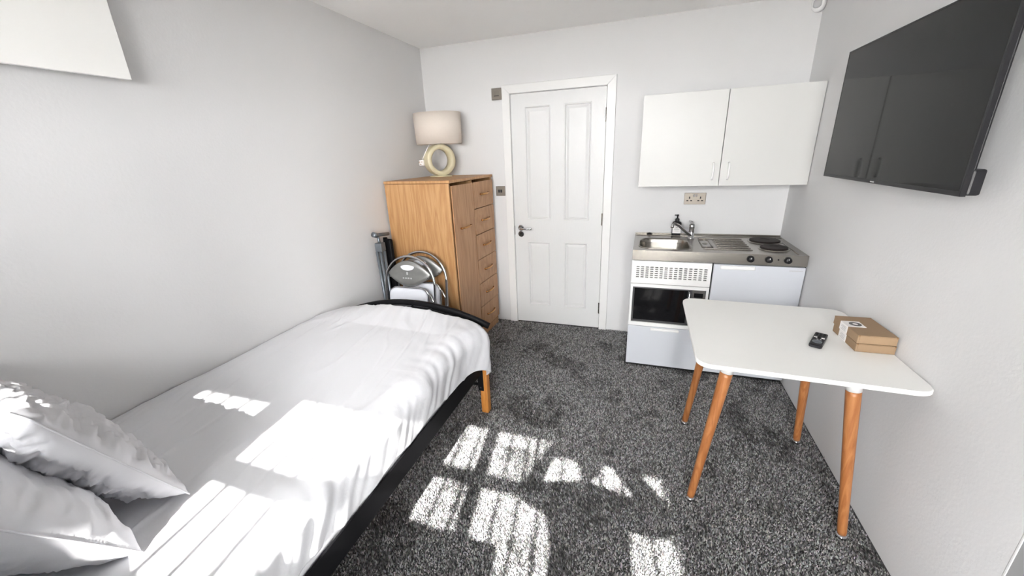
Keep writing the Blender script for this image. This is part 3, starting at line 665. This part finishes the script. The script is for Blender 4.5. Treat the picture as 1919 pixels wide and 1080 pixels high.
# ------------------------------------------------------------------ bed
bd = thing('single_bed', 'single bed with black metal arched frame and orange wooden posts', 'bed', (.52, -2.36, 0))
yfoot, yhead = -1.385, -3.38
bx0, bx1 = .035, 1.005
for yy, hgt_, nm in [(yfoot + .03, .686, 'foot_arch'), (yhead, 1.02, 'head_arch')]:
    pts = []
    for k in range(25):
        s = k / 24; x = bx0 - .005 + s * (bx1 - bx0 + .045); q = (2 * s - 1)
        pts.append((x, yy, hgt_ - (.105 if nm == 'foot_arch' else .22) * abs(q) ** 2.0))
    bm = bmesh.new(); rings = []
    for (x, y, z) in pts:
        i = len(rings); p0 = Vector(pts[max(i - 1, 0)]); p1 = Vector(pts[min(i + 1, 24)]); nrm = Vector((-(p1 - p0).z, 0, (p1 - p0).x)).normalized()
        rings.append([tuple(Vector((x, y, z)) + nrm * a + Vector((0, b2, 0))) for a, b2 in [(-.016, -.011), (-.020, 0), (-.016, .011), (.012, .013), (.016, .008), (.016, -.008), (.012, -.013)]])
    loft(bm, rings); ar = obj(nm, bm, M['blackmetal'], bd, True)
    bm = bmesh.new(); tube(bm, [(x, y - .004, z - .030) for x, y, z in pts[1:-1]], .009, 8); obj('lower_bar', bm, M['blackmetal'], ar, True)
    for k in (4, 8, 12, 16, 20):
        x, y, z = pts[k]; bm = bmesh.new(); tube(bm, [(x, y, z - .01), (x, y, z - .06), (x, y, .34)], .006, 8); obj('spindle', bm, M['blackmetal'], ar, True)
for x, y, sgn in [(bx0, yfoot, 1), (bx1, yfoot, 1), (bx0, yhead, 1), (bx1, yhead, 1)]:
    ztop = .47 if y == yfoot else .80
    bm = bmesh.new(); box(bm, x - .022, x + .024, y - .025, y + .025, 0.0, ztop, bev=.006, seg=3); lg = obj('leg', bm, M['pine'], bd)
    sx_ = -1 if x > .5 else 1
    bm = bmesh.new(); box(bm, x - .030, x + .004, y - .0325, y - .0255, .165, ztop + .02, bev=.001); box(bm, x - .030, x - .024, y - .030, y + .03, .165, ztop + .02)
    br = obj('bracket', bm, M['blackmetal'], lg)
    bm = bmesh.new(); lathe(bm, [(0, 0), (.006, 0), (.005, .004), (0, .005)], (x - .012, y - .0325, .19), 10, Vector((0, -1, 0))); obj('bolt', bm, M['chrome'], br)
for x in (bx0 + .005, bx1 - .008):
    bm = bmesh.new(); box(bm, x - .004, x + .004, yhead + .03, yfoot - .03, .285, .385, bev=.002); box(bm, x - (.03 if x > .5 else -.004), x + (-.004 if x > .5 else .03), yhead + .03, yfoot - .03, .285, .292)
    obj('side_rail', bm, M['blackmetal'], bd)
bm = bmesh.new(); tube(bm, [(bx0 + .02, yfoot - .01, .195), (bx1 - .02, yfoot - .01, .195)], .009, 8); obj('crossbar', bm, M['blackmetal'], bd, True)
for k in range(14):
    y = yhead + .12 + k * .138
    bm = bmesh.new(); box(bm, bx0 + .015, bx1 - .02, y - .03, y + .03, .30, .312, bev=.002); obj('slat', bm, M['pine'], bd)
bm = bmesh.new(); mo = rrect(bx0 + .015, bx1 - .02, yhead + .03, yfoot - .035, .06, 5)
loft(bm, [[(x, y, z) for x, y in sc(mo, s, 0, .51, -2.38) and [(p[0], p[1]) for p in sc(mo, s, 0, .51, -2.38)]] for s, z in [(.98, .314), (1, .33), (1, .50), (.98, .52)]])
tag(obj('mattress', bm, M['cotton'], None, True), 'white single mattress on the bed under the duvet', 'mattress')

# duvet: a cross-section swept along the bed, with folds
def ridg(v, s): return 1 - abs(noise.noise(v * s)) * 2
def duvet():
    nu, nv = 230, 330
    ya, yb = -3.30, -1.378
    verts = []
    for j in range(nv + 1):
        v = j / nv; y = ya + (yb - ya) * v
        foot = max(0.0, (y + 1.62) / .225)                       # 0 .. 1 near the foot
        for i in range(nu + 1):
            s = i / nu
            cq = max(0.0, (y - (yb - .075)) / .075); xe = 1.022 - .060 * (1 - math.sqrt(max(0, 1 - cq ** 2))) + .012 * math.sin(y * 5.1) + .030 * max(0, foot) - .02 * math.exp(-((y + 2.35) / .35) ** 2)
            top_len, rr_, hang = xe - .085 - .004, .085, .148 + .018 * math.sin(y * 7.3 + 1) + .012 * math.sin(y * 17)
            L_ = top_len + rr_ * PI / 2 + hang; d = s * L_
            ztop = .650 - .022 * math.exp(-((y + 2.35) / .6) ** 2) * math.sin(PI * min(1, d / top_len))
            ztop += .008 * foot + .034 * foot * math.sin(PI * min(1, max(0, d) / (top_len + .1))) - .045 * foot ** 2 * (1 if d < .5 else 1) * abs(d / .5 - 1) ** 2
            ztop -= .020 * (d / 1.0)
            if d < .06: ztop -= .012 * (1 - d / .06) ** 2
            if d <= top_len: x, z, n_ = .004 + d, ztop, Vector((0, 0, 1))
            elif d <= top_len + rr_ * PI / 2:
                a = (d - top_len) / rr_; x = .004 + top_len + rr_ * math.sin(a); z = ztop - rr_ + rr_ * math.cos(a); n_ = Vector((math.sin(a), 0, math.cos(a)))
            else:
                q = d - top_len - rr_ * PI / 2; x = .004 + top_len + rr_ - .10 * q * (1 - foot * .6) ; z = ztop - rr_ - q; n_ = Vector((1, 0, 0))
            side = min(1, max(0, (d - top_len + .12) / .2))
            p = Vector((x, y, z))
            w = .0
            # long soft diagonal folds over the top
            q1 = Vector((x * 1.0 + y * .55, y * .38 - x * .25, 3.1))
            w += .0045 * max(0, ridg(Vector((x * 10 + y * 2.2, y * 1.6 + x, 5.2)), 1.0) - .84) / .16 * max(0, .3 + noise.noise(q1 * 4 + Vector((3, 1, 2)))) + .0075 * (noise.noise(q1 * 4.0)) + .0065 * max(0, ridg(Vector((x * 5 + y * .9, y * 1.1 - x * .6, 2.2)), 1.0) - .80) / .2 * (.4 + .6 * noise.noise(q1 * 3))
            q2 = Vector((x * .5 + y * .25, y * .3 - x * .9, 7.7)); w += .0016 * noise.noise(q2 * 12)
            w += .0006 * noise.noise(Vector((x * 2.2, y, z)) * 16)
            # drape folds on the hanging side
            w += side * (.010 * noise.noise(Vector((0.3 * z, y * 9 + z * 5, 1.3))) + .006 * noise.noise(Vector((0.3 * z, y * 22 - z * 9, 4.3))))
            # gathered folds towards the foot
            if foot > 0 or y > -2.0:
                g_ = min(1, max(0, (y + 2.1) / .5)); th = math.atan2(x - .25, -(y + .75)); rd_ = math.hypot(x - .25, y + .75)
                w += g_ * (.007 * noise.noise(Vector((th * 6.5, rd_ * 1.8, 9.1))) + .005 * max(0, ridg(Vector((th * 9 + rd_, rd_ * 2.0, 2.1)), 1.0) - .6) / .4)
            p += n_ * w
            if foot > 1 - 1e-9 or v > .985:
                k = min(1, (v - .985) / .015); p.z -= .03 * max(0, k) ** 2
            # the corner swells outward a little
            p.x += .030 * side * math.exp(-((y + 1.42) / .16) ** 2)
            p.x = max(p.x, .003)
            verts.append(p)
    faces = [(j * (nu + 1) + i, j * (nu + 1) + i + 1, (j + 1) * (nu + 1) + i + 1, (j + 1) * (nu + 1) + i) for j in range(nv) for i in range(nu)]
    me = D.meshes.new('duvet'); me.from_pydata([tuple(p) for p in verts], [], faces); me.update()
    o = link_mesh('duvet', me, M['cotton'], None, True)
    sm = o.modifiers.new('thickness', 'SOLIDIFY'); sm.thickness = .022; sm.offset = -1
    return o
dv = tag(duvet(), 'white cotton duvet spread over the whole single bed', 'duvet')

# pillows propped at the head
def pillow(label, ctr, ex, ey, L1, L2, T, seed, m_, crum=.6):
    """ex, ey: unit axes of the pillow face; L1 x L2 across, T thick"""
    ex, ey = Vector(ex).normalized(), Vector(ey).normalized(); ez = ex.cross(ey).normalized(); ctr = Vector(ctr)
    n = 64; verts = []; faces = []; idx = {}
    for side in (1, -1):
        for i in range(n + 1):
            for j in range(n + 1):
                u, v = i / n * 2 - 1, j / n * 2 - 1
                edge = i in (0, n) or j in (0, n)
                if side == -1 and edge: idx[(side, i, j)] = idx[(1, i, j)]; continue
                pu = u * (1 - .075 * (1 - (v * v)) * abs(u) ** 3 * -0 - .07 * (1 - abs(v) ** 2) * u * u); pv = v * (1 - .09 * (1 - abs(u) ** 2) * v * v)
                h = ((1 - abs(u) ** 2.6) * (1 - abs(v) ** 2.6)); h = max(h, 0) ** .52
                w = side * h * T / 2
                q = Vector((pu * 2 + seed, pv * 2, side * 3.3))
                rad = math.hypot(u, v)
                wr_ = .012 * noise.noise(q * 1.4) * h + .011 * max(0, ridg(q, 2.2) - .45) * (.4 + rad) * h ** .5 + .003 * noise.noise(q * 7) * min(1, h * 2)
                cr = .007 * math.sin(math.atan2(v, u) * 17 + seed + 2.2 * noise.noise(q * 2)) * max(0, rad - .72) * (1 - max(abs(u), abs(v)) ** 6)
                wr_ += crum * (.012 * max(0, ridg(q, 3.6) - .5) + .007 * max(0, ridg(q + Vector((4, 2, 0)), 7.5) - .45)) * min(1, h * 1.6) * side
                p = ctr + ex * (pu * L1 / 2) + ey * (pv * L2 / 2) + ez * (w + side * (wr_ + cr * 2))
                p.x = max(p.x, .004 + .0005 * h)
                idx[(side, i, j)] = len(verts); verts.append(tuple(p))
        for i in range(n):
            for j in range(n):
                f = [idx[(side, i, j)], idx[(side, i + 1, j)], idx[(side, i + 1, j + 1)], idx[(side, i, j + 1)]]
                faces.append(f if side == 1 else f[::-1])
    me = D.meshes.new('pillow'); me.from_pydata(verts, [], faces); me.update()
    o = link_mesh('pillow', me, m_, None, True)
    bm = bmesh.new(); loop = [(i, 0) for i in range(n)] + [(n, j) for j in range(n)] + [(i, n) for i in range(n, 0, -1)] + [(0, j) for j in range(n, 0, -1)]
    tube(bm, [verts[idx[(1, i, j)]] for i, j in loop], .0022, 6, closed=True); obj('seam', bm, m_, o, True, world=False)
    return tag(o, label, 'pillow', 'pillows at the head of the bed')
pillow('pale grey crumpled pillow leaning furthest from the head of the bed', (.335, -2.868, .852), (1, .0, -.04), (.0, -.22, .45), .665, .455, .165, 1.3, M['pillow'], 2.2)
pillow('white pillow propped behind the grey crumpled one', (.385, -3.052, .842), (1, -.0, -.03), (0, -.25, .40), .71, .47, .215, 8.7, M['cotton'])
pillow('white pillow lying flat at the very head of the bed', (.33, -3.235, .725), (1, .03, 0), (0, 1, .12), .58, .22, .12, 4.2, M['cotton'])

# ------------------------------------------------------------------ dining table
tb = thing('dining_table', 'white square topped table with four splayed beech legs against the wall', 'table', (2.46, -1.46, 0))
TT = .745
def ro(pts, r, n=7):
    out = []
    for i, p in enumerate(pts):
        p = Vector(p); a = Vector(pts[i - 1]) - p; b_ = Vector(pts[(i + 1) % len(pts)]) - p; a.normalize(); b_.normalize()
        half = a.angle(b_) / 2; dist = r / math.tan(half); c = p + (a + b_).normalized() * (r / math.sin(half))
        s, e = p + a * dist - c, p + b_ * dist - c
        for k in range(n + 1):
            q = k / n; w = s.slerp(e, q); w = w.normalized() * r; out.append(tuple(c + w))
    return out
corners = [(2.103, -1.822), (2.826, -1.842), (2.826, -1.098), (2.103, -1.078)]
ol = ro(corners, .052)
bm = bmesh.new(); slab(bm, ol, TT - .018, TT, .004); obj('tabletop', bm, M['tabletop'], tb)
for (fx, fy), (hx, hy) in [((2.159, -1.747), (2.232, -1.715)), ((2.722, -1.776), (2.648, -1.735)), ((2.178, -1.190), (2.240, -1.215)), ((2.732, -1.200), (2.680, -1.232))]:
    bm = bmesh.new(); a = Vector((fx, fy, .022)); c = Vector((hx, hy, .664)); tube(bm, [a, a.lerp(c, .02), a.lerp(c, .5), a.lerp(c, .97), c], [.0150, .0160, .0195, .0240, .0238], 20)
    lg = obj('leg', bm, M['beech'], tb, True)
    e = c + (c - a).normalized() * .064
    bm = bmesh.new(); tube(bm, [c - (c - a).normalized() * .001, c + (c - a).normalized() * .03, e], [.0245, .0250, .0250], 20); obj('leg_cap', bm, M['gloss'], lg, True)
    bm = bmesh.new(); lathe(bm, [(0, .0095), (.0195, .0095), (.0205, .013), (.018, .019), (.008, .021), (.008, .026)], (fx, fy, 0), 20); obj('foot_glide', bm, M['chrome'], lg, True)
    bm = bmesh.new(); lathe(bm, [(0, .003), (.019, .003), (.020, .006), (.019, .0095), (0, .0095)], (fx, fy, 0), 20); obj('foot_pad', bm, M['rubber'], lg, True)
bm = bmesh.new(); box(bm, 2.22, 2.66, -1.70, -1.68, .708, .7265); box(bm, 2.22, 2.66, -1.27, -1.25, .708, .7265); box(bm, 2.22, 2.24, -1.70, -1.25, .708, .7265); box(bm, 2.64, 2.66, -1.70, -1.25, .708, .7265)
obj('support_frame', bm, M['gloss'], tb)

# remote
rm = thing('remote_control', 'small black television remote lying on the white table', 'remote', (2.594, -1.516, TT), math.radians(-27))
o2 = [(x, y) for x, y in rrect(-.022, .022, -.076, .072, .006, 3)]
ol2 = []
for x, y in o2:
    if y < -.05: y = -.062 - .016 * math.sqrt(max(0, 1 - (x / .0225) ** 2)); 
    ol2.append((x, y))
bm = bmesh.new(); loft(bm, [[(x * s, y * s, z) for x, y in ol2] for s, z in [(.94, .001), (1, .004), (1, .013), (.95, .016)]]); obj('body', bm, M['black'], rm, world=False)
for r_ in range(5):
    for c in range(3):
        if (r_, c) in ((2, 0), (2, 2)): continue
        obj('button', B(-.017 + c * .0125, -.009 + c * .0125, .052 - r_ * .014, .059 - r_ * .014, .0155, .0178, bev=.0008), M['rubber'], rm, world=False)
for x in (-.0185, .0070): o3 = obj('white_button', B(x, x + .0115, .006, .014, .0155, .0180, bev=.0008), M['paper'], rm, world=False)
bm = bmesh.new(); lathe(bm, [(.017, .0150), (.016, .018), (.010, .018), (.009, .0162), (.006, .0175), (0, .0178)], (0, -.036, 0), 24); obj('direction_pad', bm, M['greymetal'], rm, True, world=False)
for x in (-.006, .005): obj('white_button', B(x, x + .006, -.0115, -.0075, .0155, .0175), M['palebead'], rm, world=False)

# two cardboard boxes
def carton(label, x0, x1, y0, y1, z0, z1, rot, lab):
    cx, cy = (x0 + x1) / 2, (y0 + y1) / 2
    t = thing('cardboard_box', label, 'box', (cx, cy, z0), math.radians(rot), 'small cardboard boxes on the table')
    hx, hy, h = (x1 - x0) / 2, (y1 - y0) / 2, z1 - z0
    obj('carton', B(-hx, hx, -hy, hy, 0, h - .0015, bev=.0022), M['card'], t, world=False)
    obj('lid', B(-hx - .0004, hx + .0004, -hy - .0002, hy + .0004, h - .0022, h, bev=.0008), M['card'], t, world=False)
    obj('tuck_flap', B(-hx + .006, hx - .006, -hy - .0012, -hy + .001, .003, h - .003, bev=.0005), M['card'], t, world=False)
    bm = bmesh.new(); box(bm, -hx + .0025, -hx + .0065, -hy - .0009, -hy, h - .005, h - .0005); box(bm, hx - .0065, hx - .0025, -hy - .0009, -hy, h - .005, h - .0005)
    obj('corner_notch', bm, M['cardedge'], t, world=False)
    y0_, y1_ = lab
    if label.startswith('upper'):
        bm = bmesh.new(); box(bm, -hx - .0011, -hx, y0_, y1_, .001, h + .0008); box(bm, -hx - .0011, -hx + .062, y0_, y1_, h, h + .0008); lb = obj('sticker', bm, M['paper'], t, world=False)
        bm = bmesh.new(); lathe(bm, [(.021, 0), (.021, .0010), (.009, .0010), (.009, 0)], (-hx + .036, (y0_ + y1_) / 2, h + .0004), 28)
        obj('round_logo', bm, M['ink'], lb, world=False)
    else:
        bm = bmesh.new(); box(bm, -hx - .0011, -hx, y0_, y1_, .001, h - .001); lb = obj('sticker', bm, M['paper'], t, world=False)
    bm = bmesh.new()
    for k in range(4): box(bm, -hx - .0017, -hx - .001, y0_ + .010, y1_ - .012 - .007 * (k % 2), h * (.22 + .17 * k), h * (.22 + .17 * k) + .0016)
    obj('print_lines', bm, M['palebead'], lb, world=False)
carton('lower flat brown cardboard box with white sticker, under its twin', 2.694, 2.822, -1.574, -1.376, TT + .0005, TT + .0355, 1.0, (-.018, .042))
carton('upper flat brown cardboard box with a round logo sticker', 2.690, 2.818, -1.576, -1.378, TT + .0378, TT + .0728, 1.8, (-.018, .042))

# ------------------------------------------------------------------ the photographer behind the camera, whose shadow falls through the sun patches
def skinned(name, joints, links, m_, parent=None, sub=1, loc=None):
    me = D.meshes.new(name); me.from_pydata([j[0] for j in joints], links, []); me.update()
    o = D.objects.new(name, me); COL.objects.link(o)
    sk = o.modifiers.new('skin', 'SKIN'); sk.use_smooth_shade = True
    if not me.skin_vertices: 
        bm = bmesh.new(); bm.from_mesh(me); bm.verts.layers.skin.verify(); bm.to_mesh(me); bm.free()
    for i, j in enumerate(joints):
        sv = me.skin_vertices[0].data[i]; sv.radius = (j[1], j[2] if len(j) > 2 else j[1]); sv.use_root = (i == 0)
    ss = o.modifiers.new('sub', 'SUBSURF'); ss.levels = sub; ss.render_levels = sub
    dg = bpy.context.evaluated_depsgraph_get(); me2 = D.meshes.new_from_object(o.evaluated_get(dg)); D.objects.remove(o); me2.name = name
    me2.materials.clear()
    return link_mesh(name, me2, m_, parent, True)
pr = thing('person', 'person in a blue grey shirt standing behind the viewpoint holding up a phone', 'person', (1.94, -3.56, 0))
PX, PY = 1.945, -3.57
J = [((PX + .03, PY, .93), .185, .115), ((PX + .03, PY, 1.08), .180, .10), ((PX + .02, PY + .01, 1.24), .180, .105), ((PX, PY, 1.37), .150, .085), ((PX + .015, PY + .005, 1.435), .060), ((PX + .03, PY + .02, 1.48), .050),
     ((PX - .155, PY, 1.385), .062), ((PX - .30, PY + .15, 1.235), .046), ((PX - .175, PY + .235, 1.49), .028),
     ((PX + .175, PY, 1.385), .066), ((PX + .355, PY + .15, 1.255), .066), ((PX + .075, PY + .235, 1.50), .036),
     ((PX - .095, PY, .84), .092), ((PX - .11, PY + .02, .47), .060), ((PX - .115, PY - .01, .10), .040),
     ((PX + .095, PY, .84), .092), ((PX + .11, PY + .02, .47), .060), ((PX + .115, PY - .01, .10), .040)]
Lk = [(0, 1), (1, 2), (2, 3), (3, 4), (4, 5), (3, 6), (6, 7), (7, 8), (3, 9), (9, 10), (10, 11), (0, 12), (12, 13), (13, 14), (0, 15), (15, 16), (16, 17)]
skinned('body', J, Lk, M['shirt'], pr, 2)
bm = bmesh.new(); bmesh.ops.create_uvsphere(bm, u_segments=28, v_segments=20, radius=1)
for v in bm.verts:
    x, y, z = v.co; f = 1 - .22 * max(0, -z) ** 1.5
    v.co = Vector((x * .073 * f, y * .092 * f + .012 * max(0, -z), z * .118))
    if y > .8 and -.25 < z < .15: v.co.y += .012 * (1 - abs(x) * 4 if abs(x) < .25 else 0)
bmesh.ops.translate(bm, verts=bm.verts[:], vec=(PX + .03, PY + .03, 1.60)); hd = obj('head', bm, M['skin'], pr, True)
bm = bmesh.new(); bmesh.ops.create_uvsphere(bm, u_segments=28, v_segments=18, radius=1)
bmesh.ops.delete(bm, geom=[v for v in bm.verts if v.co.z < -.1 or (v.co.y > .55 and v.co.z < .45)], context='VERTS')
for v in bm.verts: v.co = Vector((v.co.x * .079, v.co.y * .098 - .004, v.co.z * .124))
bmesh.ops.translate(bm, verts=bm.verts[:], vec=(PX + .03, PY + .03, 1.602)); obj('hair', bm, M['hair'], pr, True)
bm = bmesh.new()
for s in (-1, 1):
    lathe(bm, [(0, 0), (.010, .001), (.012, .004), (0, .008)], (PX + .03 + s * .030, PY + .118, 1.605), 12, Vector((0, 1, 0)))
obj('eyes', bm, M['dark'], hd)
for s, wx in ((-1, PX - .175), (1, PX + .075)):
    wy, wz = PY + .235, 1.495
    Jh = [((wx, wy, wz), .026, .020), ((wx + s * -.012, wy + .008, wz + .035), .030, .014)]; Lh = [(0, 1)]
    skinned('hand', Jh + [((wx - s * .018, wy + .010, wz + .06), .026, .012)], [(0, 1), (1, 2)], M['skin'], pr, 1)
    for k in range(4):
        ax_ = wx + s * (.018 - k * .013); L3 = [.050, .058, .054, .042][k]
        skinned('finger', [((ax_, wy + .008, wz + .050), .0085), ((ax_ - s * .004, wy + .012, wz + .050 + L3 * .5), .008), ((ax_ - s * .014, wy + .006, wz + .050 + L3 * .85), .007)], [(0, 1), (1, 2)], M['skin'], pr, 1)
    skinned('thumb', [((wx - s * .020, wy, wz + .010), .011), ((wx - s * .042, wy - .012, wz + .026), .010), ((wx - s * .055, wy - .014, wz + .048), .008)], [(0, 1), (1, 2)], M['skin'], pr, 1)
    bm = bmesh.new(); loft(bm, [[(PX + s * .115 + x * q, PY + .05 + y * q, z) for x, y in rrect(-.05, .05, -.13, .13, .045, 5)] for q, z in [(.95, .003), (1, .02), (.95, .05), (.6, .09)]]); obj('shoe', bm, M['black'], pr, True)
ph = tag(obj('phone', B(1.79, 1.95, -3.345, -3.336, 1.525, 1.60, bev=.004), M['black']), 'black phone held up by the person behind the viewpoint', 'phone')
